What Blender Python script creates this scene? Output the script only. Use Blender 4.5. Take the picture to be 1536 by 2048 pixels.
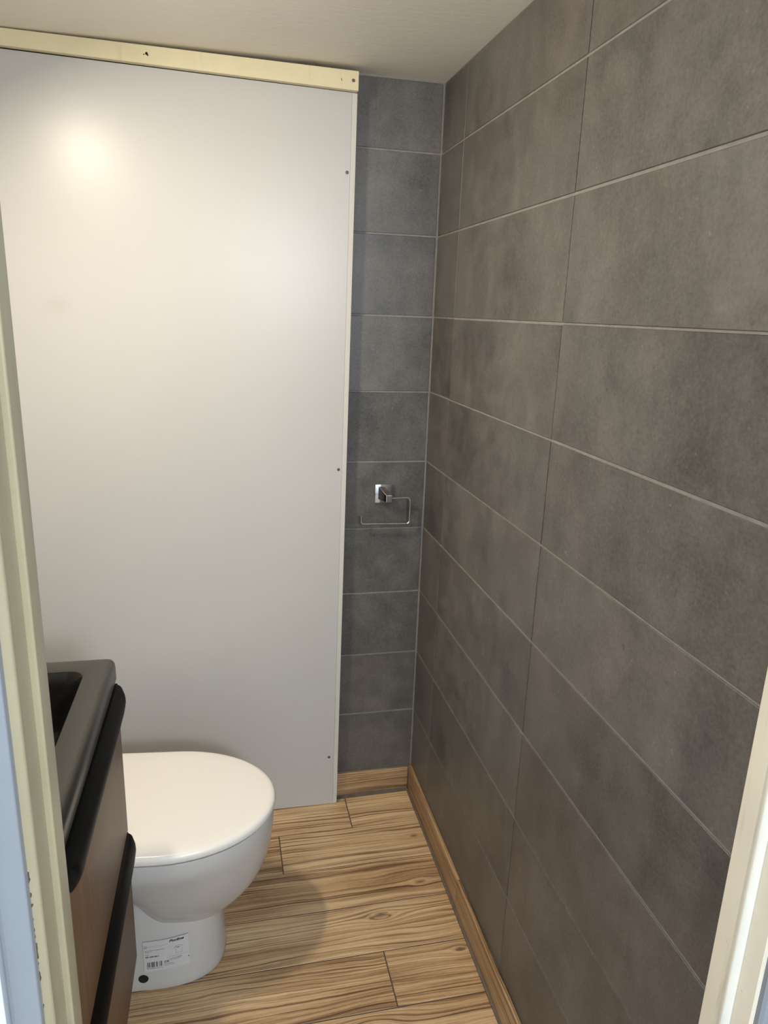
import bpy, bmesh, math, random
from mathutils import Vector, Matrix

# ------------------------------------------------------------------ clean
for o in list(bpy.data.objects):
    bpy.data.objects.remove(o)
scene = bpy.context.scene
COL = scene.collection
random.seed(7)

# ------------------------------------------------------------------ camera
F_PX = 1439.38
CAM = Vector((-0.5791, -1.9662, 1.504))
RV = Vector((0.975313, -0.218172, 0.034138))
UV = Vector((0.026110, 0.267439, 0.963221))
FV = Vector((0.219278, 0.938551, -0.266533))
cd = bpy.data.cameras.new('camera')
cd.sensor_fit = 'VERTICAL'
cd.sensor_height = 36.0
cd.lens = 36.0 * F_PX / 2048.0
cd.clip_start = 0.02
cam = bpy.data.objects.new('camera', cd)
COL.objects.link(cam)
m = Matrix((RV, UV, -FV)).transposed().to_4x4()
m.translation = CAM
cam.matrix_world = m
scene.camera = cam

# ------------------------------------------------------------------ world, exposure
w = bpy.data.worlds.new('world')
scene.world = w
w.use_nodes = True
w.node_tree.nodes['Background'].inputs[0].default_value = (0.75, 0.85, 1.0, 1)
w.node_tree.nodes['Background'].inputs[1].default_value = 0.10
vs = scene.view_settings
vs.view_transform = 'Standard'
vs.look = 'None'
vs.gamma = 1.0
vs.use_curve_mapping = False
vs.exposure = -0.06
scene.cycles.max_bounces = 14
scene.cycles.diffuse_bounces = 8

# ------------------------------------------------------------------ lamps
LAMP = (-0.985, -0.745, 1.99)             # warm light bar on the left wall, above the basin
HALL = (-0.14, -3.05, 1.80)          # cool lamp of the hallway


def point_light(name, loc, power, color, radius):
    l = bpy.data.lights.new(name, 'POINT')
    l.energy = power
    l.color = color
    l.shadow_soft_size = radius
    o = bpy.data.objects.new(name, l)
    COL.objects.link(o)
    o.location = loc
    return o


la = bpy.data.lights.new('light_bar_light', 'AREA')
la.shape = 'RECTANGLE'
la.size = 0.05
la.size_y = 0.16
la.energy = 14.0
la.color = (1.0, 0.87, 0.69)
lo = bpy.data.objects.new('light_bar_light', la)
COL.objects.link(lo)
lo.location = LAMP
lo.rotation_euler = (0, math.radians(-25), 0)   # shines down and out from the wall
point_light('hallway_light', HALL, 98.0, (0.90, 0.96, 1.0), 0.16)


# ------------------------------------------------------------------ helpers
def tag(o, label=None, cat=None, kind=None, group=None):
    if label:
        o['label'] = label
    if cat:
        o['category'] = cat
    if kind:
        o['kind'] = kind
    if group:
        o['group'] = group
    return o


def empty(name, loc=(0, 0, 0), rz=0.0):
    o = bpy.data.objects.new(name, None)
    o.empty_display_size = 0.05
    COL.objects.link(o)
    o.location = loc
    o.rotation_euler = (0, 0, rz)
    return o


def mesh(name, verts, faces, mat, parent=None, smooth=False, angle=None):
    me = bpy.data.meshes.new(name)
    me.from_pydata([tuple(v) for v in verts], [], faces)
    bm = bmesh.new()
    bm.from_mesh(me)
    bmesh.ops.recalc_face_normals(bm, faces=bm.faces)
    bm.to_mesh(me)
    bm.free()
    me.update()
    if smooth:
        for p in me.polygons:
            p.use_smooth = True
        if angle:
            try:
                me.set_sharp_from_angle(angle=math.radians(angle))
            except Exception:
                pass
    me.materials.append(mat)
    o = bpy.data.objects.new(name, me)
    COL.objects.link(o)
    if parent:
        o.parent = parent
    return o


def box_data(x0, x1, y0, y1, z0, z1):
    v = [(x, y, z) for z in (z0, z1) for y in (y0, y1) for x in (x0, x1)]
    f = [(0, 1, 3, 2), (4, 6, 7, 5), (0, 4, 5, 1), (2, 3, 7, 6), (0, 2, 6, 4), (1, 5, 7, 3)]
    return v, f


def box(name, x0, x1, y0, y1, z0, z1, mat, parent=None, bevel=0.0, seg=2):
    v, f = box_data(x0, x1, y0, y1, z0, z1)
    o = mesh(name, v, f, mat, parent)
    if bevel > 0:
        bm = bmesh.new()
        bm.from_mesh(o.data)
        bmesh.ops.bevel(bm, geom=list(bm.edges), offset=bevel, segments=seg, profile=0.5, affect='EDGES')
        bm.to_mesh(o.data)
        bm.free()
        for p in o.data.polygons:
            p.use_smooth = True
        o.data.set_sharp_from_angle(angle=math.radians(50))
    return o


def slab_piece(name, quad, n, proud, bev, mat, parent):
    """a tile or plank: quad = four corners on the bedding plane, raised along n with bevelled edges"""
    q = [Vector(p) for p in quad]
    n = Vector(n)
    c = sum(q, Vector()) / 4
    top = []
    for i in range(4):
        a = (q[(i + 1) % 4] - q[i]).normalized()
        b = (q[(i - 1) % 4] - q[i]).normalized()
        top.append(q[i] + (a + b) * bev + n * proud)
    sh = [p + n * (proud - bev) for p in q]
    v = q + sh + top
    f = [(3, 2, 1, 0), (8, 9, 10, 11)]
    for i in range(4):
        j = (i + 1) % 4
        f.append((i, j, 4 + j, 4 + i))
        f.append((4 + i, 4 + j, 8 + j, 8 + i))
    return mesh(name, v, f, mat, parent)


def loft(name, rings, mat, parent=None, cap0=True, cap1=True, angle=None, closed=True):
    """rings: list of equal-length point lists"""
    n = len(rings[0])
    v = [p for r in rings for p in r]
    f = []
    for i in range(len(rings) - 1):
        for j in range(n if closed else n - 1):
            k = (j + 1) % n
            f.append((i * n + j, i * n + k, (i + 1) * n + k, (i + 1) * n + j))
    if cap0:
        f.append(tuple(range(n)))
    if cap1:
        f.append(tuple((len(rings) - 1) * n + j for j in range(n)))
    return mesh(name, v, f, mat, parent, smooth=True, angle=angle)


def tube(name, pts, r, mat, parent=None, seg=12):
    """round bar swept along a polyline"""
    pts = [Vector(p) for p in pts]
    rings = []
    up = Vector((0.13, 0.97, 0.2)).normalized()
    for i, p in enumerate(pts):
        t = (pts[min(i + 1, len(pts) - 1)] - pts[max(i - 1, 0)]).normalized()
        a = t.cross(up).normalized()
        b = t.cross(a).normalized()
        rings.append([p + a * (r * math.cos(2 * math.pi * k / seg)) + b * (r * math.sin(2 * math.pi * k / seg)) for k in range(seg)])
    return loft(name, rings, mat, parent, angle=60)


def extrude_profile(name, prof, z0, z1, mat, parent=None, angle=35):
    """closed XY profile pulled up along Z"""
    n = len(prof)
    v = [(x, y, z0) for x, y in prof] + [(x, y, z1) for x, y in prof]
    f = [tuple(range(n)), tuple(range(n, 2 * n))]
    for i in range(n):
        j = (i + 1) % n
        f.append((i, j, n + j, n + i))
    return mesh(name, v, f, mat, parent, smooth=True, angle=angle)


# ------------------------------------------------------------------ materials
class NT:
    def __init__(self, name):
        self.m = bpy.data.materials.new(name)
        self.m.use_nodes = True
        self.t = self.m.node_tree
        self.b = self.t.nodes['Principled BSDF']

    def n(self, kind, **kw):
        nd = self.t.nodes.new(kind)
        for k, v in kw.items():
            setattr(nd, k, v)
        return nd

    def l(self, a, b):
        self.t.links.new(a, b)

    def val(self, sock, v):
        if hasattr(v, 'is_linked') or hasattr(v, 'links'):
            self.l(v, sock)
        else:
            sock.default_value = v

    def math(self, op, a, b=None, c=None):
        nd = self.n('ShaderNodeMath', operation=op)
        self.val(nd.inputs[0], a)
        if b is not None:
            self.val(nd.inputs[1], b)
        if c is not None:
            self.val(nd.inputs[2], c)
        return nd.outputs[0]

    def pos(self):
        return self.n('ShaderNodeNewGeometry').outputs['Position']

    def objco(self):
        return self.n('ShaderNodeTexCoord').outputs['Object']

    def rnd(self):
        return self.n('ShaderNodeObjectInfo').outputs['Random']

    def vmath(self, op, a, b=None):
        nd = self.n('ShaderNodeVectorMath', operation=op)
        self.val(nd.inputs[0], a)
        if b is not None:
            self.val(nd.inputs[1], b)
        return nd.outputs[0]

    def comb(self, x, y, z):
        nd = self.n('ShaderNodeCombineXYZ')
        for s, v in zip(nd.inputs, (x, y, z)):
            self.val(s, v)
        return nd.outputs[0]

    def sep(self, v):
        nd = self.n('ShaderNodeSeparateXYZ')
        self.l(v, nd.inputs[0])
        return nd.outputs

    def noise(self, vec, scale, detail=4.0, rough=0.55, dist=0.0):
        nd = self.n('ShaderNodeTexNoise')
        self.l(vec, nd.inputs['Vector'])
        nd.inputs['Scale'].default_value = scale
        nd.inputs['Detail'].default_value = detail
        nd.inputs['Roughness'].default_value = rough
        nd.inputs['Distortion'].default_value = dist
        return nd.outputs['Fac']

    def ramp(self, fac, stops, interp='LINEAR'):
        nd = self.n('ShaderNodeValToRGB')
        nd.color_ramp.interpolation = interp
        e = nd.color_ramp.elements
        while len(e) < len(stops):
            e.new(0.5)
        for el, (p, c) in zip(e, stops):
            el.position = p
            el.color = (c[0], c[1], c[2], 1) if len(c) == 3 else c
        self.l(fac, nd.inputs[0])
        return nd.outputs[0]

    def mix(self, fac, a, b, mode='MIX'):
        nd = self.n('ShaderNodeMix', data_type='RGBA', blend_type=mode)
        self.val(nd.inputs[0], fac)
        self.val(nd.inputs[6], a if not isinstance(a, tuple) else (*a, 1))
        self.val(nd.inputs[7], b if not isinstance(b, tuple) else (*b, 1))
        return nd.outputs[2]

    def maprange(self, v, a, b, c, d):
        nd = self.n('ShaderNodeMapRange')
        self.val(nd.inputs[0], v)
        for s, x in zip(nd.inputs[1:5], (a, b, c, d)):
            s.default_value = x
        return nd.outputs[0]

    def bump(self, h, strength=0.2, dist=0.001):
        nd = self.n('ShaderNodeBump')
        nd.inputs['Strength'].default_value = strength
        nd.inputs['Distance'].default_value = dist
        self.l(h, nd.inputs['Height'])
        self.l(nd.outputs[0], self.b.inputs['Normal'])

    def base(self, c, rough=0.5, metal=0.0, spec=None):
        self.val(self.b.inputs['Base Color'], c if not isinstance(c, tuple) else (*c, 1))
        self.val(self.b.inputs['Roughness'], rough)
        self.b.inputs['Metallic'].default_value = metal
        if spec is not None:
            self.b.inputs['Specular IOR Level'].default_value = spec
        return self.m


def m_plain(name, col, rough=0.5, metal=0.0, spec=None, var=0.06, scale=6.0):
    k = NT(name)
    nz = k.noise(k.pos(), scale, 4)
    c = k.ramp(nz, [(0.3, tuple(x * (1 - var) for x in col)), (0.7, tuple(min(1, x * (1 + var)) for x in col))])
    return k.base(c, rough, metal, spec)


def m_tile(name, dark, light):
    k = NT(name)
    p = k.pos()
    off = k.math('MULTIPLY', k.rnd(), 37.0)
    q = k.vmath('ADD', p, k.comb(off, off, off))
    big = k.noise(q, 3.6, 3, 0.55, 0.4)
    streak = k.noise(k.vmath('MULTIPLY', q, (5.0, 5.0, 1.6)), 1.6, 4, 0.6, 0.3)
    med = k.noise(q, 17.0, 5, 0.62)
    fine = k.noise(q, 190.0, 4, 0.75)
    s = k.math('ADD', k.math('MULTIPLY', big, 0.26), k.math('MULTIPLY', streak, 0.22))
    s = k.math('ADD', s, k.math('MULTIPLY', med, 0.25))
    s = k.math('ADD', s, k.math('MULTIPLY', fine, 0.32))
    s = k.math('ADD', s, k.math('MULTIPLY', k.math('SUBTRACT', k.rnd(), 0.5), 0.05))
    c = k.ramp(s, [(0.37, dark), (0.68, light)])
    # brownish and greenish drift inside the print of the tile
    tint = k.noise(q, 5.2, 2)
    c = k.mix(k.maprange(tint, 0.4, 0.65, 0.0, 0.55), c, k.mix(1.0, c, (1.08, 0.98, 0.96), 'MULTIPLY'))
    spots = k.noise(q, 120.0, 2, 0.5)
    c = k.mix(k.maprange(spots, 0.70, 0.80, 0.0, 0.35), c, (0.30, 0.29, 0.28))
    stain = k.noise(q, 42.0, 3, 0.6)
    c = k.mix(k.math('MULTIPLY', k.maprange(stain, 0.66, 0.76, 0.0, 0.5), k.maprange(big, 0.5, 0.62, 0.0, 1.0)), c, (0.03, 0.03, 0.03))
    k.bump(k.math('ADD', fine, k.math('MULTIPLY', med, 1.2)), 0.22, 0.0006)
    return k.base(c, k.maprange(med, 0.3, 0.7, 0.33, 0.45), 0, 0.5)


KNOTS = [(-0.2049, -0.4927, 0.030), (-0.045, -0.2225, 0.018), (-0.075, -0.402, 0.020), (-0.285, -0.80, 0.05), (-0.035, -0.628, 0.02)]


def m_wood(name, along='X', knots=KNOTS, tone=1.0):
    """glazed wood-look porcelain, grain running along the given axis"""
    k = NT(name)
    px, py, pz = k.sep(k.pos())
    r = k.rnd()
    if along == 'X':
        u, v = px, k.math('ADD', py, k.math('MULTIPLY', pz, 1.0))
    else:
        u, v = py, k.math('ADD', pz, k.math('MULTIPLY', px, 1.0))
    off = k.math('MULTIPLY', r, 23.0)
    u0 = k.math('ADD', u, off)
    warp = k.noise(k.comb(k.math('MULTIPLY', u0, 2.2), k.math('MULTIPLY', v, 9.0), off), 1.0, 3, 0.5)
    v1 = k.math('ADD', v, k.math('MULTIPLY', k.math('SUBTRACT', warp, 0.5), 0.045))
    core = None
    for (kx, ky, rad) in knots:
        dx = k.math('MULTIPLY', k.math('SUBTRACT', px, kx), 0.42)
        dy = k.math('SUBTRACT', py, ky)
        d = k.math('SQRT', k.math('ADD', k.math('MULTIPLY', dx, dx), k.math('MULTIPLY', dy, dy)))
        e = k.math('DIVIDE', d, rad)
        g = k.math('EXPONENT', k.math('MULTIPLY', k.math('MULTIPLY', e, e), -1.0))
        # grain bends round the knot: lines are pushed away from it
        sgn = k.math('DIVIDE', dy, k.math('ADD', d, 0.004))
        v1 = k.math('SUBTRACT', v1, k.math('MULTIPLY', k.math('MULTIPLY', sgn, g), rad * 0.75))
        e2 = k.math('DIVIDE', d, rad * 0.26)
        cc = k.math('EXPONENT', k.math('MULTIPLY', k.math('MULTIPLY', e2, e2), -1.0))
        core = cc if core is None else k.math('MAXIMUM', core, cc)
    lines = k.noise(k.comb(k.math('MULTIPLY', u0, 1.1), k.math('MULTIPLY', v1, 165.0), off), 1.0, 3, 0.6, 0.12)
    hair = k.noise(k.comb(k.math('MULTIPLY', u0, 3.0), k.math('MULTIPLY', v1, 330.0), off), 1.0, 3, 0.6, 0.1)
    bands = k.noise(k.comb(k.math('MULTIPLY', u0, 1.0), k.math('MULTIPLY', v1, 34.0), off), 1.0, 3, 0.55, 0.25)
    pores = k.noise(k.comb(k.math('MULTIPLY', u0, 60.0), k.math('MULTIPLY', v1, 520.0), off), 1.0, 3, 0.65)
    blotch = k.noise(k.comb(k.math('MULTIPLY', u0, 3.0), k.math('MULTIPLY', v, 9.0), off), 1.0, 3, 0.5)
    s = k.math('ADD', k.math('MULTIPLY', lines, 0.32), k.math('MULTIPLY', bands, 0.24))
    s = k.math('ADD', s, k.math('MULTIPLY', hair, 0.12))
    s = k.math('ADD', s, k.math('MULTIPLY', pores, 0.11))
    s = k.math('ADD', s, k.math('MULTIPLY', blotch, 0.24))
    s = k.math('ADD', s, k.math('MULTIPLY', k.math('SUBTRACT', r, 0.5), 0.08))
    t = tone
    c = k.ramp(s, [(0.35, (0.095 * t, 0.050 * t, 0.023 * t)), (0.43, (0.250 * t, 0.145 * t, 0.068 * t)),
                   (0.50, (0.415 * t, 0.268 * t, 0.138 * t)), (0.62, (0.62 * t, 0.455 * t, 0.270 * t))])
    thin = k.math('MULTIPLY', k.maprange(lines, 0.38, 0.44, 1.0, 0.0), k.maprange(blotch, 0.35, 0.65, 0.95, 0.45))
    c = k.mix(thin, c, (0.085 * t, 0.045 * t, 0.021 * t))
    thin2 = k.maprange(hair, 0.38, 0.46, 0.55, 0.0)
    c = k.mix(thin2, c, (0.16 * t, 0.092 * t, 0.048 * t))
    if core is not None:
        c = k.mix(k.math('MULTIPLY', core, 0.75), c, (0.075, 0.048, 0.030))
    k.bump(k.math('ADD', lines, pores), 0.25, 0.0006)
    return k.base(c, k.maprange(bands, 0.3, 0.7, 0.48, 0.36), 0, 0.5)


def m_cream(name, col, dirt=(0.20, 0.16, 0.09), amt=0.5):
    """old yellowed gloss paint with grubby smears"""
    k = NT(name)
    p = k.pos()
    a = k.noise(p, 9.0, 5, 0.6)
    st = k.noise(k.vmath('MULTIPLY', p, (60.0, 60.0, 5.0)), 1.0, 4, 0.6)
    sp = k.noise(p, 90.0, 3, 0.6)
    c = k.ramp(a, [(0.3, tuple(x * 0.93 for x in col)), (0.7, tuple(min(1, x * 1.04) for x in col))])
    c = k.mix(k.maprange(st, 0.60, 0.78, 0.0, amt), c, dirt)
    c = k.mix(k.math('MULTIPLY', k.maprange(sp, 0.70, 0.76, 0.0, 0.7), k.maprange(a, 0.5, 0.62, 0.0, 1.0)), c, tuple(x * 0.4 for x in dirt))
    k.bump(st, 0.12, 0.0008)
    return k.base(c, 0.38, 0, 0.5)


M = {}
M['tile'] = m_tile('concrete_look_tile', (0.038, 0.0366, 0.0345), (0.166, 0.158, 0.147))
M['grout'] = m_plain('grey_grout', (0.225, 0.216, 0.203), 0.85, var=0.12, scale=40)
M['floorgrout'] = m_plain('floor_grout', (0.085, 0.07, 0.055), 0.9, var=0.15, scale=50)
M['wood'] = m_wood('wood_look_plank', 'X', KNOTS, 1.15)
M['skirt_x'] = m_wood('wood_look_skirting', 'X', [], 1.05)
M['skirt_y'] = m_wood('wood_look_skirting_side', 'Y', [], 0.95)
M['batten'] = m_cream('cream_batten_paint', (0.74, 0.66, 0.44), amt=0.25)
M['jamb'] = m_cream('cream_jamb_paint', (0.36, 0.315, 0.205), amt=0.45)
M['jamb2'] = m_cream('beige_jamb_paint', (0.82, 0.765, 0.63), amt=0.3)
M['bead'] = m_cream('pale_seal', (0.80, 0.78, 0.68), amt=0.15)
M['white_trim'] = m_plain('white_trim_paint', (0.25, 0.27, 0.295), 0.4, var=0.04, scale=12)
M['chip'] = m_plain('bare_brown_wood', (0.10, 0.07, 0.045), 0.8, var=0.3, scale=80)
M['hallwall'] = m_plain('hall_wall_paint', (0.66, 0.69, 0.73), 0.7, var=0.03)
M['paint'] = m_plain('white_wall_paint', (0.70, 0.66, 0.58), 0.6, var=0.03)
M['china'] = m_plain('white_ceramic', (0.53, 0.518, 0.492), 0.10, spec=0.55, var=0.01)
M['lid'] = m_plain('white_lid_plastic', (0.83, 0.80, 0.75), 0.22, spec=0.5, var=0.008)
M['basin'] = m_plain('anthracite_basin_shaded', (0.008, 0.0074, 0.0068), 0.12, spec=0.35, var=0.06, scale=20)  # same glaze as the rim, colour darkened for the shade inside the bowl
M['basin_rim'] = m_plain('anthracite_basin_rim', (0.026, 0.0235, 0.021), 0.30, spec=0.5, var=0.06, scale=20)
M['handle'] = m_plain('black_handle', (0.004, 0.004, 0.004), 0.5, spec=0.12, var=0.1)
M['carcass'] = m_plain('dark_carcass', (0.03, 0.026, 0.022), 0.6)
M['chrome'] = m_plain('chrome', (0.72, 0.72, 0.73), 0.06, metal=1.0, var=0.01)
M['screw'] = m_plain('screw_steel', (0.13, 0.12, 0.10), 0.45, metal=0.6, var=0.2, scale=300)
M['black'] = m_plain('hole_shade', (0.006, 0.006, 0.006), 0.8)  # near-black that paints in the shade inside bolt and nail holes
M['ink'] = m_plain('black_ink', (0.012, 0.012, 0.012), 0.7)
M['ink2'] = m_plain('grey_ink', (0.20, 0.19, 0.19), 0.7)
M['paper'] = m_plain('clear_sticker', (0.59, 0.585, 0.57), 0.45, var=0.01)
M['silicone'] = m_plain('grey_silicone', (0.125, 0.105, 0.09), 0.7, var=0.2, scale=40)


def m_panel():
    k = NT('white_melamine')
    p = k.pos()
    a = k.noise(p, 2.0, 2)
    c = k.ramp(a, [(0.3, (0.515, 0.509, 0.494)), (0.7, (0.535, 0.529, 0.514))])
    sm = k.noise(p, 6.0, 4, 0.7)
    x, y, z = k.sep(p)
    # faint finger smudge
    dx = k.math('MULTIPLY', k.math('ADD', x, 0.952), 38.0)
    dz = k.math('MULTIPLY', k.math('SUBTRACT', z, 1.495), 50.0)
    g = k.math('EXPONENT', k.math('MULTIPLY', k.math('ADD', k.math('MULTIPLY', dx, dx), k.math('MULTIPLY', dz, dz)), -1.0))
    c = k.mix(k.math('MULTIPLY', g, 0.16), c, (0.35, 0.30, 0.24))
    return k.base(c, 0.33, 0, 0.42)


M['panel'] = m_panel()


def m_edge():
    k = NT('worn_edge_band')
    p = k.pos()
    st = k.noise(k.vmath('MULTIPLY', p, (160.0, 160.0, 7.0)), 1.0, 4, 0.65)
    c = k.mix(k.maprange(st, 0.60, 0.76, 0.0, 0.45), (0.60, 0.585, 0.54), (0.34, 0.31, 0.25))
    return k.base(c, 0.5)


M['edge'] = m_edge()


def m_ceiling():
    k = NT('ceiling_plaster')
    p = k.pos()
    a = k.noise(p, 4.0, 4, 0.6)
    f = k.noise(k.vmath('MULTIPLY', p, (26.0, 70.0, 10.0)), 1.0, 4, 0.6)
    c = k.ramp(a, [(0.3, (0.84, 0.81, 0.74)), (0.7, (0.88, 0.855, 0.79))])
    sp = k.noise(p, 60.0, 3, 0.6)
    c = k.mix(k.maprange(sp, 0.72, 0.80, 0.0, 0.35), c, (0.30, 0.27, 0.22))
    k.bump(f, 0.22, 0.003)
    return k.base(c, 0.6)


M['ceiling'] = m_ceiling()


def m_veneer():
    k = NT('brown_veneer')
    p = k.pos()
    q = k.vmath('MULTIPLY', p, (90.0, 90.0, 3.0))
    a = k.noise(q, 1.0, 4, 0.6, 0.2)
    f = k.noise(k.vmath('MULTIPLY', p, (700.0, 700.0, 14.0)), 1.0, 3, 0.6)
    s = k.math('ADD', k.math('MULTIPLY', a, 0.6), k.math('MULTIPLY', f, 0.4))
    c = k.ramp(s, [(0.35, (0.120, 0.064, 0.030)), (0.65, (0.185, 0.106, 0.056))])
    k.bump(f, 0.1, 0.0004)
    return k.base(c, 0.45, 0, 0.3)


M['veneer'] = m_veneer()

# ------------------------------------------------------------------ structure
ZC = 2.071            # ceiling height at the back
LX = -1.18            # left wall
DW0, DW1 = -1.400, -1.495   # door wall, room side / hall side
HX0, HX1, HY, HZ = -1.75, 1.15, -4.2, 2.45   # hallway

ROWZ = [0.0815, 0.2915, 0.4940, 0.6952, 0.8965, 1.0950, 1.2935, 1.4965, 1.7035, 1.9045]
GH, GV = 0.0044, 0.0030
TP = 0.0017           # tiles stand this far in front of the grout


def zc(y):
    return ZC + 0.010 * y


# right wall
wr = mesh('wall_right', *box_data(TP, 0.10, DW0, 0.10, -0.05, ZC + 0.05), M['grout'])
tag(wr, 'right wall of long matt grey concrete-look tiles', 'wall', 'structure')
cols = [(-0.0016, -0.1818), (-0.1818, -0.7842), (-0.7842, DW0 - 0.002)]
rt = random.Random(3)
for i, z0 in enumerate(ROWZ):
    z1 = ROWZ[i + 1] if i + 1 < len(ROWZ) else None
    for a, b in cols:
        dz = rt.uniform(-0.0008, 0.0008)
        lift = rt.uniform(-0.0004, 0.0004)
        ya, yb = a - GV / 2, b + GV / 2
        if a == cols[0][0]:
            ya = -0.0035
        za0 = zb0 = z0 + GH / 2 + dz
        if z1:
            za1 = zb1 = z1 - GH / 2 + dz
        else:
            za1, zb1 = zc(ya) - 0.003, zc(yb) - 0.003
        slab_piece('tile', [(TP, ya, za0), (TP, ya, za1), (TP, yb, zb1), (TP, yb, zb0)], (-1, 0, 0), TP + lift, 0.0009, M['tile'], wr)

# back wall
wb = mesh('wall_back', *box_data(LX - 0.1, TP, TP, 0.10, -0.05, ZC + 0.05), M['grout'])
tag(wb, 'back wall with a narrow strip of grey tiles beside the white panel', 'wall', 'structure')
for i, z0 in enumerate(ROWZ):
    z1 = ROWZ[i + 1] - GH / 2 if i + 1 < len(ROWZ) else zc(0) - 0.004
    dz = rt.uniform(-0.001, 0.001)
    lift = rt.uniform(-0.0004, 0.0004)
    slab_piece('tile', [(-0.60, TP, z0 + GH / 2 + dz), (-0.60, TP, z1 + dz), (-0.0042, TP, z1 + dz * .5), (-0.0042, TP, z0 + GH / 2 + dz)],
               (0, -1, 0), TP + lift, 0.0009, M['tile'], wb)

# left wall, door wall
wl = mesh('wall_left', *box_data(LX - 0.1, LX, DW0, TP, -0.05, ZC + 0.05), M['paint'])
tag(wl, 'pale painted left wall behind the vanity', 'wall', 'structure')
JL, JR = -0.719, -0.036   # jamb faces
v, f = [], []


def addbox(v, f, *a):
    bv, bf = box_data(*a)
    k = len(v)
    v += bv
    f += [tuple(i + k for i in q) for q in bf]


addbox(v, f, HX0, JL - 0.03, DW1, DW0, -0.05, HZ)
addbox(v, f, JR + 0.03, HX1, DW1, DW0, -0.05, HZ)
addbox(v, f, JL - 0.03, JR + 0.03, DW1, DW0, 2.03, HZ)
wd = mesh('wall_front', v, f, M['hallwall'])
tag(wd, 'painted partition wall that holds the doorway', 'wall', 'structure')

# ceiling
cv = [(LX - .1, 0.1, zc(0.1)), (0.1, 0.1, zc(0.1)), (0.1, DW0, zc(DW0)), (LX - .1, DW0, zc(DW0))]
cv2 = [(x, y, z + 0.06) for x, y, z in cv]
ce = mesh('ceiling', cv + cv2, [(0, 1, 2, 3), (4, 5, 6, 7), (0, 1, 5, 4), (1, 2, 6, 5), (2, 3, 7, 6), (3, 0, 4, 7)], M['ceiling'])
tag(ce, 'low cream-white plastered ceiling', 'ceiling', 'structure')

# floor of wood-look planks
FT = 0.0022
fl = mesh('floor', *box_data(LX - 0.1, 0.1, DW0 - 0.05, 0.1, -0.06, -FT), M['floorgrout'])
tag(fl, 'floor of wood-look porcelain planks', 'floor', 'structure')
PY = [-0.0115, -0.1545, -0.3055, -0.4525, -0.6005, -0.7505, -0.9005, -1.0505, -1.2005, -1.3505, -1.450]
JOINT = [-0.2195, -0.440, -0.655, -0.700, -0.2220, -0.640, -0.40, -0.10, -0.52, -0.30]
gap = 0.0030
for i in range(len(PY) - 1):
    xs = [-0.0125]
    x = JOINT[i]
    while x > LX:
        xs.append(x)
        x -= 0.602
    xs.append(LX)
    for a, b in zip(xs[:-1], xs[1:]):
        a2 = a - gap / 2
        b2 = b + gap / 2
        slab_piece('plank', [(b2, PY[i + 1] + gap / 2, -FT), (a2, PY[i + 1] + gap / 2, -FT), (a2, PY[i] - gap / 2, -FT), (b2, PY[i] - gap / 2, -FT)],
                   (0, 0, 1), FT, 0.0008, M['wood'], fl)
# grey joint strips along the foot of the walls
mesh('grout_strip', [(-0.25, -0.020, 0.0006), (-0.010, -0.016, 0.0006), (-0.010, 0.0, 0.004), (-0.25, 0.0, 0.004)], [(0, 1, 2, 3)], M['silicone'], fl)
mesh('grout_strip', [(-0.0138, -0.012, 0.0006), (-0.008, -0.012, 0.004), (-0.008, DW0, 0.004), (-0.0138, DW0, 0.0006)], [(0, 1, 2, 3)], M['silicone'], fl)

# skirtings
SK = 0.0815
br = empty('baseboard_right')
tag(br, 'wood-look skirting along the foot of the right tiled wall', 'skirting', 'structure')
for a, b in ((-0.006, -0.508), (-0.510, -1.110), (-1.112, DW0 + 0.002)):
    box('skirting_tile', -0.0095, 0.0, b, a, 0.001, SK + 0.010, M['skirt_y'], br, 0.0012, 2)
bb = empty('baseboard_back')
tag(bb, 'short wood-look skirting under the narrow strip of back wall tiles', 'skirting', 'structure')
box('skirting_tile', -0.60, -0.0105, -0.004, 0.002, 0.002, SK, M['skirt_x'], bb, 0.0008, 1)

# ------------------------------------------------------------------ door frame
# left jamb (room side first, then towards the hall)
ZT = 2.03


def arc(cx, cy, r, a0, a1, n=5):
    return [(cx + r * math.cos(math.radians(a0 + (a1 - a0) * i / n)), cy + r * math.sin(math.radians(a0 + (a1 - a0) * i / n))) for i in range(n + 1)]


jl = [(JL - 0.035, DW0 + 0.001), (JL - 0.003, DW0 + 0.001)] + arc(JL - 0.002, DW0 - 0.001, 0.002, 90, 0, 3)
jl += [(JL, -1.4250)] + arc(JL - 0.002, -1.4255, 0.002, 0, -90, 4)
jl += [(JL - 0.0055, -1.4275)]
jl += [(JL - 0.0060, -1.4590)] + [(JL - 0.0045, -1.4605)] + arc(JL - 0.0075, -1.4665, 0.004, 20, -80, 5)
jl += [(JL - 0.0105, -1.4735), (JL - 0.035, -1.4735)]
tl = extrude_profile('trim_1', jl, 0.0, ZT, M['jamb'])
tag(tl, 'grubby cream door jamb on the left edge of the doorway', 'door jamb', 'structure')

# white architrave on the hall side, left
al = [(JL - 0.0095, -1.4735), (JL - 0.0095, -1.4790)] + arc(JL - 0.0115, -1.4800, 0.002, 0, -80, 3)
al += [(JL - 0.0270, -1.4850), (JL - 0.0285, -1.4880)] + arc(JL - 0.0315, -1.4905, 0.0038, 40, -120, 6)
al += [(JL - 0.040, -1.4905), (JL - 0.080, -1.4960), (JL - 0.080, -1.4735)]
ta = extrude_profile('trim_2', al, 0.0, ZT + 0.06, M['white_trim'], angle=30)
tag(ta, 'bluish white architrave moulding outside the left jamb', 'door trim', 'structure')

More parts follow.
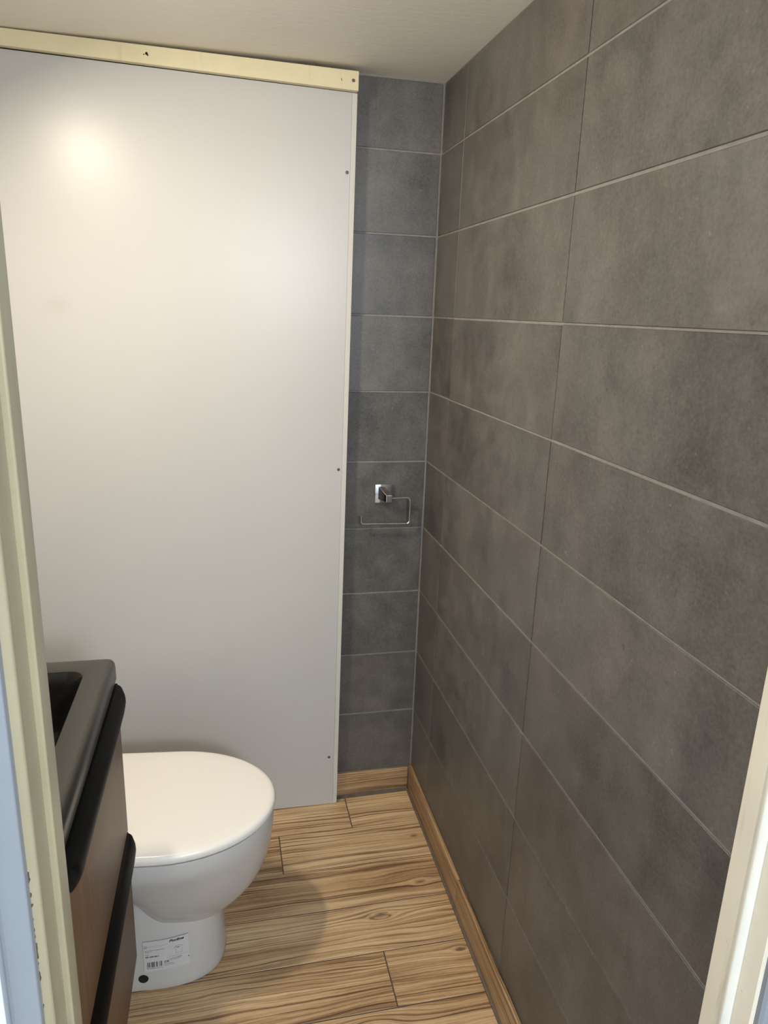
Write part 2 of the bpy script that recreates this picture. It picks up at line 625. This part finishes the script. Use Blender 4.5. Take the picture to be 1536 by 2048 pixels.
# chipped paint along the seam between left jamb and architrave
cr = random.Random(5)
chips = [(1.083, 0.015, 0.0034), (1.069, 0.007, 0.0028), (1.060, 0.005, 0.003), (1.047, 0.012, 0.0018), (1.034, 0.017, 0.0026), (1.018, 0.020, 0.0036), (1.004, 0.010, 0.002),
         (0.992, 0.011, 0.003), (0.975, 0.016, 0.0016), (0.958, 0.014, 0.0022), (0.935, 0.02, 0.002), (0.90, 0.02, 0.003)]
for zc_, ln, wd_ in chips:
    zz = zc_
    n = 12
    ln *= cr.uniform(0.7, 1.3)
    lean = cr.uniform(-0.12, 0.12)
    pts = []
    for j in range(n):
        a = 2 * math.pi * j / n
        r0 = cr.uniform(0.45, 1.15)
        t = math.cos(a) * ln * 0.5 * r0
        s = math.sin(a) * wd_ * cr.uniform(0.35, 1.1) * 0.8
        pts.append((JL - 0.0108 + s + t * lean, -1.4741, zz + t))
    back = [(x, y + 0.002, z) for x, y, z in pts]
    mesh('paint_chip', pts + back, [tuple(range(n)), tuple(range(n, 2 * n))] + [(i, (i + 1) % n, n + (i + 1) % n, n + i) for i in range(n)], M['chip'], tl)

# right jamb
jr = [(JR + 0.035, DW0 + 0.001), (JR + 0.003, DW0 + 0.001)] + arc(JR + 0.002, DW0 - 0.001, 0.002, 90, 180, 3)
jr += [(JR, -1.4245), (JR + 0.002, -1.4262), (JR + 0.004, -1.4262), (JR + 0.004, -1.4640), (JR + 0.006, -1.4665), (JR + 0.035, -1.4665)]
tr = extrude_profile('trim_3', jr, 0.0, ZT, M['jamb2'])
tag(tr, 'beige door jamb on the right edge of the doorway', 'door jamb', 'structure')
bd = [(JR + 0.005, -1.4262), (JR + 0.0005, -1.4270)] + arc(JR + 0.001, -1.4330, 0.004, 150, 210, 4) + [(JR + 0.0008, -1.4385), (JR + 0.005, -1.4400)]
extrude_profile('seal_bead', bd, 0.0, ZT - 0.005, M['bead'], tr)
ar = [(JR + 0.007, -1.4660), (JR + 0.007, -1.4720), (JR + 0.010, -1.4750), (JR + 0.027, -1.4790), (JR + 0.031, -1.4840), (JR + 0.075, -1.4955), (JR + 0.075, -1.4660)]
tb = extrude_profile('trim_4', ar, 0.0, ZT + 0.06, M['white_trim'], angle=30)
tag(tb, 'white architrave moulding outside the right jamb', 'door trim', 'structure')
hd = box('trim_5', JL - 0.03, JR + 0.03, -1.4735, DW0 + 0.001, ZT, ZT + 0.03, M['jamb'])
tag(hd, 'cream head of the door frame across the doorway', 'door head', 'structure')

# ------------------------------------------------------------------ hallway (where the photographer stands)
hf = mesh('floor_hall', *box_data(HX0, HX1, HY, DW0 - 0.05, -0.06, 0.0), m_plain('hall_floor', (0.30, 0.27, 0.23), 0.6))
tag(hf, 'plain hallway floor outside the doorway', 'floor', 'structure')
hc = mesh('ceiling_hall', *box_data(HX0, HX1, HY, DW1, HZ, HZ + 0.05), M['hallwall'])
tag(hc, 'plain hallway ceiling outside the doorway', 'ceiling', 'structure')
for nm, a in (('wall_hall_left', (HX0 - 0.05, HX0, HY, DW1, 0, HZ)), ('wall_hall_right', (HX1, HX1 + 0.05, HY, DW1, 0, HZ)), ('wall_hall_end', (HX0, HX1, HY - 0.05, HY, 0, HZ))):
    tag(mesh(nm, *box_data(*a), M['hallwall']), 'plain pale hallway wall outside the doorway', 'wall', 'structure')

# ------------------------------------------------------------------ white panel and batten
PF = -0.036           # face of the panel
EB = 0.013            # width of the edge band


def skew_quad(x0, x1b, x1t, y0, y1, z0l, z0r, z1l, z1r):
    v = []
    for y in (y0, y1):
        v += [(x0, y, z0l), (x1b, y, z0r), (x1t, y, z1r), (x0, y, z1l)]
    f = [(0, 1, 2, 3), (4, 5, 6, 7), (0, 1, 5, 4), (1, 2, 6, 5), (2, 3, 7, 6), (3, 0, 4, 7)]
    return v, f


pn = empty('wall_panel', (-0.7, PF, 0))
tag(pn, 'tall plain white board panel covering the back wall behind the toilet', 'panel')


def child_local(o, parent):
    """keep world coordinates of the mesh although the parent stands elsewhere"""
    o.parent = parent
    o.matrix_parent_inverse = parent.matrix_basis.inverted()
    return o


XB, XT = -0.2495, -0.2315
v, f = skew_quad(LX + 0.002, XB - EB, XT - EB, PF, PF + 0.018, 0.010, 0.002, 2.0350, 2.0165)
child_local(mesh('board', v, f, M['panel']), pn)
v = [(XB - EB + 0.0004, PF - 0.0004, 0.0020), (XB, PF - 0.0004, 0.0020), (XT, PF - 0.0004, 2.0155), (XT - EB + 0.0004, PF - 0.0004, 2.0165)]
v += [(x, PF + 0.018, z) for x, y, z in v]
o = child_local(mesh('edge_band', v, [(0, 1, 2, 3), (4, 5, 6, 7), (0, 1, 5, 4), (1, 2, 6, 5), (2, 3, 7, 6), (3, 0, 4, 7)], M['edge']), pn)
o['label'] = 'worn off-white edge strip'
child_local(mesh('stud', *box_data(-0.345, -0.300, PF + 0.018, -0.004, 0.006, 2.03), M['batten']), pn)
child_local(mesh('stud', *box_data(LX + 0.004, LX + 0.05, PF + 0.018, -0.001, 0.006, 2.03), M['batten']), pn)


def screw(name, x, y, z, r, parent):
    n = 14
    rings = [[(x + r * s * math.cos(2 * math.pi * k / n), y + d, z + r * s * math.sin(2 * math.pi * k / n)) for k in range(n)] for s, d in ((1.0, 0.0008), (1.0, -0.0006), (0.75, -0.0011), (0.35, -0.0009), (0.30, -0.0001))]
    o = loft(name, rings, M['screw'], None, angle=40)
    return child_local(o, parent)


for x, z in ((-0.2536, 1.8379), (-0.2618, 1.0817), (-0.2757, 0.1704)):
    screw('screw', x, PF, z, 0.0042, pn)

BF = -0.054
bt = empty('wooden_batten', (-0.7, BF, 2.03))
tag(bt, 'yellowed cream wooden batten under the ceiling, along the top of the white panel', 'batten')
xl = LX + 0.002


def bz(x, zl, zr):   # heights were read at x=-1.0190 and x=-0.2322
    return zl + (zr - zl) * (x + 1.0190) / (1.0190 - 0.2322)


xr = -0.2318
o = mesh('board', *skew_quad(xl, xr, xr, BF, PF - 0.0006, bz(xl, 2.0337, 2.0168), bz(xr, 2.0337, 2.0168), min(bz(xl, 2.0776, 2.0596), zc(BF) - 0.0008), bz(xr, 2.0776, 2.0596)), M['batten'])
bm = bmesh.new()
bm.from_mesh(o.data)
bmesh.ops.bevel(bm, geom=list(bm.edges), offset=0.0015, segments=2, profile=0.5, affect='EDGES')
bm.to_mesh(o.data)
bm.free()
child_local(o, bt)
screw('screw', -0.2451, BF, 2.0381, 0.0040, bt)
for x, z, r in ((-0.7183, 2.0478, 0.0030), (-0.7158, 2.0446, 0.0016), (-0.7243, 2.0456, 0.0013)):
    o = screw('nail_hole', x, BF, z, r, bt)
    o.data.materials[0] = M['black']
    o.scale = (1, 1, 1)
v = [(-0.2757, BF - 0.0003, 2.0405), (-0.2737, BF - 0.0003, 2.0398), (-0.2722, BF - 0.0003, 2.0348), (-0.2740, BF - 0.0003, 2.0355)]
v += [(x, y + 0.001, z) for x, y, z in v]
child_local(mesh('gouge', v, [(0, 1, 2, 3), (4, 5, 6, 7), (0, 1, 5, 4), (1, 2, 6, 5), (2, 3, 7, 6), (3, 0, 4, 7)], M['chip']), bt)
# crumbs of old plaster left on the top edge of the batten
for x, w_ in ((-0.365, 0.009), (-0.335, 0.011), (-0.345, 0.005)):
    n = 9
    zt = bz(x, 2.0776, 2.0596)
    rings = []
    for s, d in ((1.0, 0.0), (0.8, 0.0022), (0.3, 0.0034)):
        rings.append([(x + w_ * s * math.cos(2 * math.pi * k / n) * cr.uniform(.7, 1.1), BF + 0.006 + 0.005 * s * math.sin(2 * math.pi * k / n), zt - 0.0005 + d) for k in range(n)])
    child_local(loft('plaster_crumb', rings, M['chip'], None), bt)

# ------------------------------------------------------------------ paper holder
ph = empty('paper_holder', (-0.124, -0.0005, 1.003))
tag(ph, 'empty chrome toilet paper holder with square plate and bent wire bar on the tiles', 'paper holder')
box('back_plate', -0.0265, 0.0265, -0.008, 0.0, -0.0275, 0.0275, M['chrome'], ph, 0.0015, 2)
# tapering square post that slopes down to the bar
px0, px1 = (-0.0165, 0.0015), (0.0012, 0.0192)
yA, yB = -0.007, -0.036
zA, zB = (-0.0165, 0.0215), (-0.0195, 0.0012)
v = [(px0[0], yA, zA[0]), (px0[1], yA, zA[0]), (px0[1], yA, zA[1]), (px0[0], yA, zA[1]), (px1[0], yB, zB[0]), (px1[1], yB, zB[0]), (px1[1], yB, zB[1]), (px1[0], yB, zB[1])]
o = mesh('post', v, [(0, 1, 2, 3), (4, 5, 6, 7), (0, 1, 5, 4), (1, 2, 6, 5), (2, 3, 7, 6), (3, 0, 4, 7)], M['chrome'], ph)
bm = bmesh.new()
bm.from_mesh(o.data)
bmesh.ops.bevel(bm, geom=list(bm.edges), offset=0.0012, segments=2, profile=0.5, affect='EDGES')
bm.to_mesh(o.data)
bm.free()
yb = -0.0295


def rounded_path(pts, r, n=6):
    out = [Vector(pts[0])]
    for i in range(1, len(pts) - 1):
        p0, p1, p2 = Vector(pts[i - 1]), Vector(pts[i]), Vector(pts[i + 1])
        a = (p0 - p1).normalized()
        b = (p2 - p1).normalized()
        s, e = p1 + a * r, p1 + b * r
        for k in range(n + 1):
            t = k / n
            out.append(s * (1 - t) ** 2 + p1 * 2 * t * (1 - t) + e * t * t)
    out.append(Vector(pts[-1]))
    return out


bar = rounded_path([(0.015, yb, -0.0092), (0.0738, yb, -0.0078), (0.0742, yb, -0.0856), (-0.0688, yb, -0.0830), (-0.0682, yb, -0.0590)], 0.011)
tube('bar', bar, 0.0035, M['chrome'], ph, 12)

# ------------------------------------------------------------------ toilet
TO = empty('toilet', (-0.72, -0.497, 0.0), math.radians(-6.0))
tag(TO, 'white ceramic toilet with closed lid and paper sticker, half hidden by the vanity', 'toilet')
NS = 72


def egg(front, back, hw, z, cx, nf=2.0, nb=2.0, dy=0.0):
    pts = []
    for i in range(NS):
        a = 2 * math.pi * i / NS
        c, s = math.cos(a), math.sin(a)
        if c >= 0:
            e, ax = 2.0 / nf, front - cx
        else:
            e, ax = 2.0 / nb, cx - back
        x = cx + ax * math.copysign(abs(c) ** e, c)
        y = hw * math.copysign(abs(s) ** e, s) + dy
        pts.append((x, y, z))
    return pts


# pedestal
PHW, PCX, PFR, PNF = 0.1125, -0.06, 0.1215, 2.6
ped = []
for z, df, dh in ((0.0022, 0.001, 0.0), (0.005, 0.0025, 0.001), (0.02, 0.002, 0.001), (0.06, 0.0, 0.0), (0.12, -0.002, -0.001), (0.17, -0.006, -0.003), (0.22, -0.012, -0.006), (0.27, -0.03, -0.012)):
    ped.append(egg(PFR + df, -0.455, PHW + dh, z, PCX, PNF, 12))
loft('pedestal', ped, M['china'], TO, angle=50)
# bowl
BW = [(0.118, 0.085, -0.030, 0.045), (0.128, 0.113, -0.042, 0.066), (0.143, 0.136, -0.052, 0.083), (0.164, 0.160, -0.062, 0.097), (0.186, 0.181, -0.071, 0.1085),
      (0.208, 0.198, -0.081, 0.120), (0.232, 0.211, -0.094, 0.1315), (0.260, 0.2225, -0.115, 0.1435), (0.295, 0.232, -0.145, 0.1570), (0.322, 0.2365, -0.175, 0.1675), (0.342, 0.239, -0.200, 0.1760), (0.354, 0.240, -0.214, 0.1806), (0.366, 0.2408, -0.219, 0.1826), (0.393, 0.241, -0.22, 0.1835), (0.3975, 0.238, -0.218, 0.181)]
loft('bowl', [egg(fr, bk, hw, z, 0.005, 2.0, 2.0 + 3.0 * max(0, (z - 0.24) / 0.16)) for z, fr, bk, hw in BW], M['china'], TO, angle=50)
box('pan_back', -0.457, -0.14, -0.100, 0.100, 0.20, 0.392, M['china'], TO, 0.012, 3)
# seat ring hidden under the overlapping lid, then the lid itself
loft('seat', [egg(0.224, -0.225, 0.1665, 0.3975, 0.0, 2.0, 9), egg(0.225, -0.225, 0.1675, 0.401, 0.0, 2.0, 9), egg(0.224, -0.225, 0.1665, 0.4078, 0.0, 2.0, 9)], M['lid'], TO, angle=50)
LID = [(0.4078, 0.0150), (0.4040, 0.0020), (0.4048, -0.0012), (0.4078, -0.0024), (0.4140, -0.0028), (0.4190, -0.0018), (0.4222, 0.0010), (0.4242, 0.0050), (0.4253, 0.0110), (0.4260, 0.04)]
loft('lid', [egg(0.243 - i_, -0.232 + i_, 0.186 - i_, z, 0.0, 2.0, 9) for z, i_ in LID], M['lid'], TO, angle=60)
for s in (-1, 1):
    box('hinge', -0.262, -0.222, s * 0.07 - 0.02, s * 0.07 + 0.02, 0.39, 0.412, M['chrome'], TO, 0.004, 2)


def side_pt(t):
    """walk along the near side of the pedestal outline: t in metres of arc from x=-0.10, going forward"""
    return _walk[min(len(_walk) - 1, max(0, int(t / 0.0005)))]


_walk = []
prev = None
acc = 0.0
steps = 6000
raw = []
for i in range(steps + 1):
    x = -0.10 + (PFR + 0.10) * i / steps
    if x < PCX:
        y = -PHW
    else:
        uu = min(1.0, (x - PCX) / (PFR - PCX))
        y = -PHW * (1 - uu ** PNF) ** (1 / PNF)
    raw.append((x, y))
nxt = 0.0
for i, (x, y) in enumerate(raw):
    if prev:
        acc += math.hypot(x - prev[0], y - prev[1])
    prev = (x, y)
    while acc >= nxt:
        j = min(i + 5, steps)
        h = max(i - 5, 0)
        tx, ty = raw[j][0] - raw[h][0], raw[j][1] - raw[h][1]
        L = math.hypot(tx, ty) or 1
        _walk.append((x, y, ty / L, -tx / L))
        nxt += 0.0005

# sticker: u from 0..SW along the side, v from 0..SH upwards, slightly crooked
SW, SH, ST0, SZ0 = 0.0985, 0.0835, 0.055, 0.0575
TILT = 0.045


def on_side(u, v, d):
    t = ST0 + u
    k = t / 0.0005
    i = max(0, min(len(_walk) - 2, int(k)))
    fr = k - i
    a, b = _walk[i], _walk[i + 1]
    x, y, nx, ny = [a[q] + (b[q] - a[q]) * fr for q in range(4)]
    return (x + nx * d, y + ny * d, SZ0 + v + TILT * (u - SW / 2))


def flat_on_side(name, polys, mat, parent, d):
    """polys given in (u,v) sticker space, wrapped on the pedestal"""
    v, f = [], []
    for p in polys:
        k = len(v)
        v += [on_side(a, b, d) for a, b in p]
        f.append(tuple(range(k, k + len(p))))
    return mesh(name, v, f, mat, parent)


def rect(u0, u1, v0, v1, n=1):
    out = []
    for i in range(n):
        a = u0 + (u1 - u0) * i / n
        b = u0 + (u1 - u0) * (i + 1) / n
        out.append([(a, v0), (b, v0), (b, v1), (a, v1)])
    return out


stick = flat_on_side('sticker', rect(0, SW, 0, SH, 24), M['paper'], TO, 0.0012)
stick['label'] = 'white product sticker with black print'
# printed pieces
flat_on_side('printed_bars', [q for a, b in ((0.0, .0012), (.0018, .0022), (.0030, .0036), (.0043, .0060), (.0085, .0098), (.0104, .0108), (.0114, .0130), (.0136, .0140), (.0146, .0160), (.0190, .0200), (.0206, .0218), (.0224, .0228), (.0255, .0259), (.0265, .0269), (.0275, .0279), (.0295, .0312), (.0318, .0322)) for q in rect(.0070 + a, .0070 + b, .0120, .0265)], M['ink'], stick, 0.0015)
flat_on_side('printed_rule', rect(.0080, .0520, .0688, .0693, 10), M['ink2'], stick, 0.0015)
flat_on_side('printed_rule', rect(.055, .0955, .0330, .0334, 10), M['ink2'], stick, 0.0015)
# small hollow square
flat_on_side('printed_box', rect(.0025, .0075, .0655, .0662) + rect(.0025, .0075, .0708, .0715) + rect(.0025, .0032, .0662, .0708) + rect(.0068, .0075, .0662, .0708), M['ink'], stick, 0.0015)
# little drawing of a pan with seat
pic = rect(.0695, .0835, .0395, .0400, 4) + rect(.0695, .0699, .0400, .0520) + rect(.0831, .0835, .0400, .0520)
pic += [[(.0645, .0535), (.0700, .0590), (.0745, .0600), (.0690, .0560)], [(.0745, .0600), (.0860, .0575), (.0858, .0570), (.0745, .0594)], [(.0858, .0572), (.0835, .0530), (.0831, .0532), (.0854, .0572)],
        [(.0640, .0532), (.0690, .0520), (.0690, .0516), (.0638, .0527)], [(.0700, .0545), (.0760, .0560), (.0800, .0548), (.0740, .0530)]]
flat_on_side('printed_picture', pic, M['ink2'], stick, 0.0015)
flat_on_side('printed_dot', [[(.0960, .0190), (.0975, .0200), (.0978, .0225), (.0966, .0235), (.0955, .0215)]], M['ink'], stick, 0.0015)


def text_on_side(name, body, u, v, size, mat, shear=0.0, bold=0.0, width=None):
    cu = bpy.data.curves.new(name, 'FONT')
    cu.body = body
    cu.size = size
    cu.shear = shear
    cu.offset = bold
    cu.resolution_u = 3
    tmp = bpy.data.objects.new(name, cu)
    COL.objects.link(tmp)
    dg = bpy.context.evaluated_depsgraph_get()
    me = bpy.data.meshes.new_from_object(tmp.evaluated_get(dg))
    bpy.data.objects.remove(tmp)
    me.name = name
    xs = [p.co.x for p in me.vertices]
    sc = 1.0
    if width:
        sc = width / (max(xs) - min(xs))
    x0 = min(xs)
    for p in me.vertices:
        p.co = Vector(on_side(u + (p.co.x - x0) * sc, v + p.co.y, 0.0015))
    me.materials.clear()
    me.materials.append(mat)
    o = bpy.data.objects.new(name, me)
    COL.objects.link(o)
    o.parent = stick
    return o


text_on_side('printed_name', 'Porline', .0560, .0735, .0095, M['ink'], 0.35, 0.00035, .0325)
text_on_side('printed_number', '551.597.00.1', .0040, .0395, .0050, M['ink'], 0, 0.00022, .0285)
text_on_side('printed_mark', 'CE', .0440, .0195, .0075, M['ink'], 0, 0.00015, .0105)


def tiny_line(u, v, w_, h_):
    """a line of print too small to read: one uneven thin strip"""
    n_ = max(4, int(w_ / 0.0012))
    vv, ff = [], []
    for i in range(n_ + 1):
        x = u + w_ * i / n_
        hh = h_ * cr.uniform(0.25, 1.0)
        vv += [on_side(x, v, 0.0015), on_side(x, v + hh, 0.0015)]
    for i in range(n_):
        ff.append((2 * i, 2 * i + 2, 2 * i + 3, 2 * i + 1))
    return mesh('printed_line', vv, ff, M['ink2'], stick)


for u_, v_, w_ in ((.0035, .0580, .0415), (.0035, .0540, .0150), (.0035, .0470, .0085), (.0560, .0272, .0270), (.0560, .0238, .0230), (.0440, .0150, .0180), (.0440, .0115, .0220), (.0060, .0085, .0340)):
    tiny_line(u_, v_, w_, 0.0018)
# bolt hole in the foot: a low black disc, its colour standing for the shade inside
ST = ST0
hole_u, hole_z = -0.0035, 0.0365
n = 28


def hole_ring(r, d):
    return [on_side(hole_u + r * math.cos(2 * math.pi * k / n), hole_z - SZ0 + r * math.sin(2 * math.pi * k / n) - TILT * (hole_u + r * math.cos(2 * math.pi * k / n) - SW / 2), d) for k in range(n)]


loft('bolt_hole', [hole_ring(0.0112, 0.0006), hole_ring(0.0108, 0.0014), hole_ring(0.0100, 0.0013), hole_ring(0.0060, 0.0009)], M['black'], TO, angle=40)

# ------------------------------------------------------------------ vanity
VX, VY0, VLEN = -0.775, -0.702, 0.600
VA = math.radians(-0.9)
VC = empty('vanity_cabinet', (VX, VY0, 0.0), VA)
tag(VC, 'brown wood-veneer wall-hung vanity cabinet with two drawers, beside the toilet', 'cabinet')
# local: x<=0 goes to the wall, y<=0 goes towards the doorway
DEP = 0.385
ZB, ZM, ZTP = 0.204, 0.512, 0.832
box('side_panel', -DEP, -0.018, -0.018, 0.0, ZB, ZTP - 0.002, M['veneer'], VC, 0.001, 1)
box('side_panel', -DEP, -0.018, -VLEN, -VLEN + 0.018, ZB, ZTP - 0.002, M['veneer'], VC, 0.001, 1)
box('bottom_panel', -DEP, -0.018, -VLEN + 0.018, -0.018, ZB, ZB + 0.018, M['carcass'], VC, 0.001, 1)
box('back_panel', -DEP, -DEP + 0.012, -VLEN + 0.018, -0.018, ZB + 0.018, 0.74, M['carcass'], VC, 0.001, 1)


def drawer(z0, z1):
    d = box('drawer', -0.018, 0.0, -VLEN + 0.001, -0.0005, z0, z1, M['veneer'], VC, 0.0012, 2)
    # bulging black grip strip along the top edge, lower corners rounded
    L0, L1, H, R, B = -0.004, -0.455, 0.068, 0.042, 0.0150
    ns, nt = 60, 14
    rings = []
    for i in range(ns + 1):
        y = L0 + (L1 - L0) * i / ns
        s = min(L0 - y, y - L1)
        h = H
        if s < R:
            h = H - R + math.sqrt(max(0.0, R * R - (R - s) ** 2))
        h = max(h, 0.004)
        ring = []
        for j in range(nt + 1):
            t = j / nt
            ring.append((0.0006 + B * (math.sin(math.pi * min(1.0, t ** 0.85)) ** 0.9) * min(1.0, h / H + 0.15), y, z1 - 0.001 - h * t))
        ring.append((-0.002, y, z1 - 0.001 - h))
        ring.append((-0.004, y, z1 + 0.0012))
        ring.append((0.0006, y, z1 + 0.0012))
        rings.append(ring)
    o = loft('handle', rings, M['handle'], d, angle=60)
    o['label'] = 'black curved grip strip'
    return d


drawer(ZB + 0.001, ZM - 0.0025)
drawer(ZM + 0.001, ZTP)

WB = empty('washbasin', (VX, VY0, 0.0), VA)
tag(WB, 'dark anthracite rectangular washbasin on top of the vanity', 'basin')


def rrect(x0, x1, y0, y1, r, z, n=8):
    pts = []
    for cx, cy, a0 in ((x1 - r, y1 - r, 0), (x0 + r, y1 - r, 90), (x0 + r, y0 + r, 180), (x1 - r, y0 + r, 270)):
        for i in range(n + 1):
            a = math.radians(a0 + 90 * i / n)
            pts.append((cx + r * math.cos(a), cy + r * math.sin(a), z))
    return pts


X0, X1, Y0, Y1 = -0.395, -0.001, -VLEN - 0.008, 0.012
ZS = 0.880


def rr(inset, z, r):
    return rrect(X0 + inset, X1 - inset, Y0 + inset, Y1 - inset, max(0.004, r - inset), z)


bx0, bx1, by0, by1 = -0.300, -0.047, -0.560, -0.036


def bb_(inset, z, r):
    return rrect(bx0 + inset, bx1 - inset, by0 + inset, by1 - inset, max(0.006, r), z)


rings = [rr(0.006, 0.8345, .016), rr(0.002, 0.8375, .016), rr(0.000, 0.842, .016), rr(0.000, 0.866, .016), rr(0.0010, 0.8725, .016), rr(0.0035, 0.8770, .016), rr(0.0075, 0.8794, .016), rr(0.012, ZS, .016),
         bb_(-0.004, ZS, .030), bb_(-0.001, 0.8790, .028), bb_(0.002, 0.8755, .026), bb_(0.006, 0.866, .026), bb_(0.012, 0.815, .03), bb_(0.018, 0.765, .035), bb_(0.040, 0.737, .045), bb_(0.070, 0.731, .04), bb_(0.115, 0.7285, .01)]
loft('rim', rings[:10], M['basin_rim'], WB, cap0=False, cap1=False, angle=60)
loft('bowl', rings[9:], M['basin'], WB, cap0=False, cap1=True, angle=60)
dn = 24
dr = [[(-0.175 + r_ * math.cos(2 * math.pi * k / dn), -0.298 + r_ * math.sin(2 * math.pi * k / dn), 0.7287 + z_) for k in range(dn)] for r_, z_ in ((0.031, 0.0), (0.031, 0.003), (0.027, 0.0045), (0.01, 0.005))]
loft('drain', dr, M['chrome'], WB, angle=40)

# ------------------------------------------------------------------ lamp fixtures that carry the two lights
def fixture(name, loc, top, r, drop, label):
    e = empty(name, (loc[0], loc[1], top))
    tag(e, label, 'lamp')
    n = 28

    def ring(rr_, z):
        return [(rr_ * math.cos(2 * math.pi * k / n), rr_ * math.sin(2 * math.pi * k / n), z) for k in range(n)]
    loft('lamp_base', [ring(r, -0.0005), ring(r, -drop + 0.004), ring(r * 0.95, -drop), ring(r * 0.3, -drop)], M['white_trim'], e, angle=40)
    return e


e = empty('wall_lamp', (LX, LAMP[1], LAMP[2]))
tag(e, 'slim warm light bar on the left wall above the basin', 'lamp')
box('housing', 0.125, 0.150, -0.12, 0.12, -0.005, 0.045, M['white_trim'], e, 0.004, 2)
for yy in (-0.07, 0.07):
    box('arm', 0.0, 0.128, yy - 0.01, yy + 0.01, 0.015, 0.030, M['white_trim'], e, 0.003, 2)
fixture('hallway_lamp', HALL, HZ, 0.012, HZ - HALL[2] - 0.20, 'hallway pendant lamp outside the doorway')
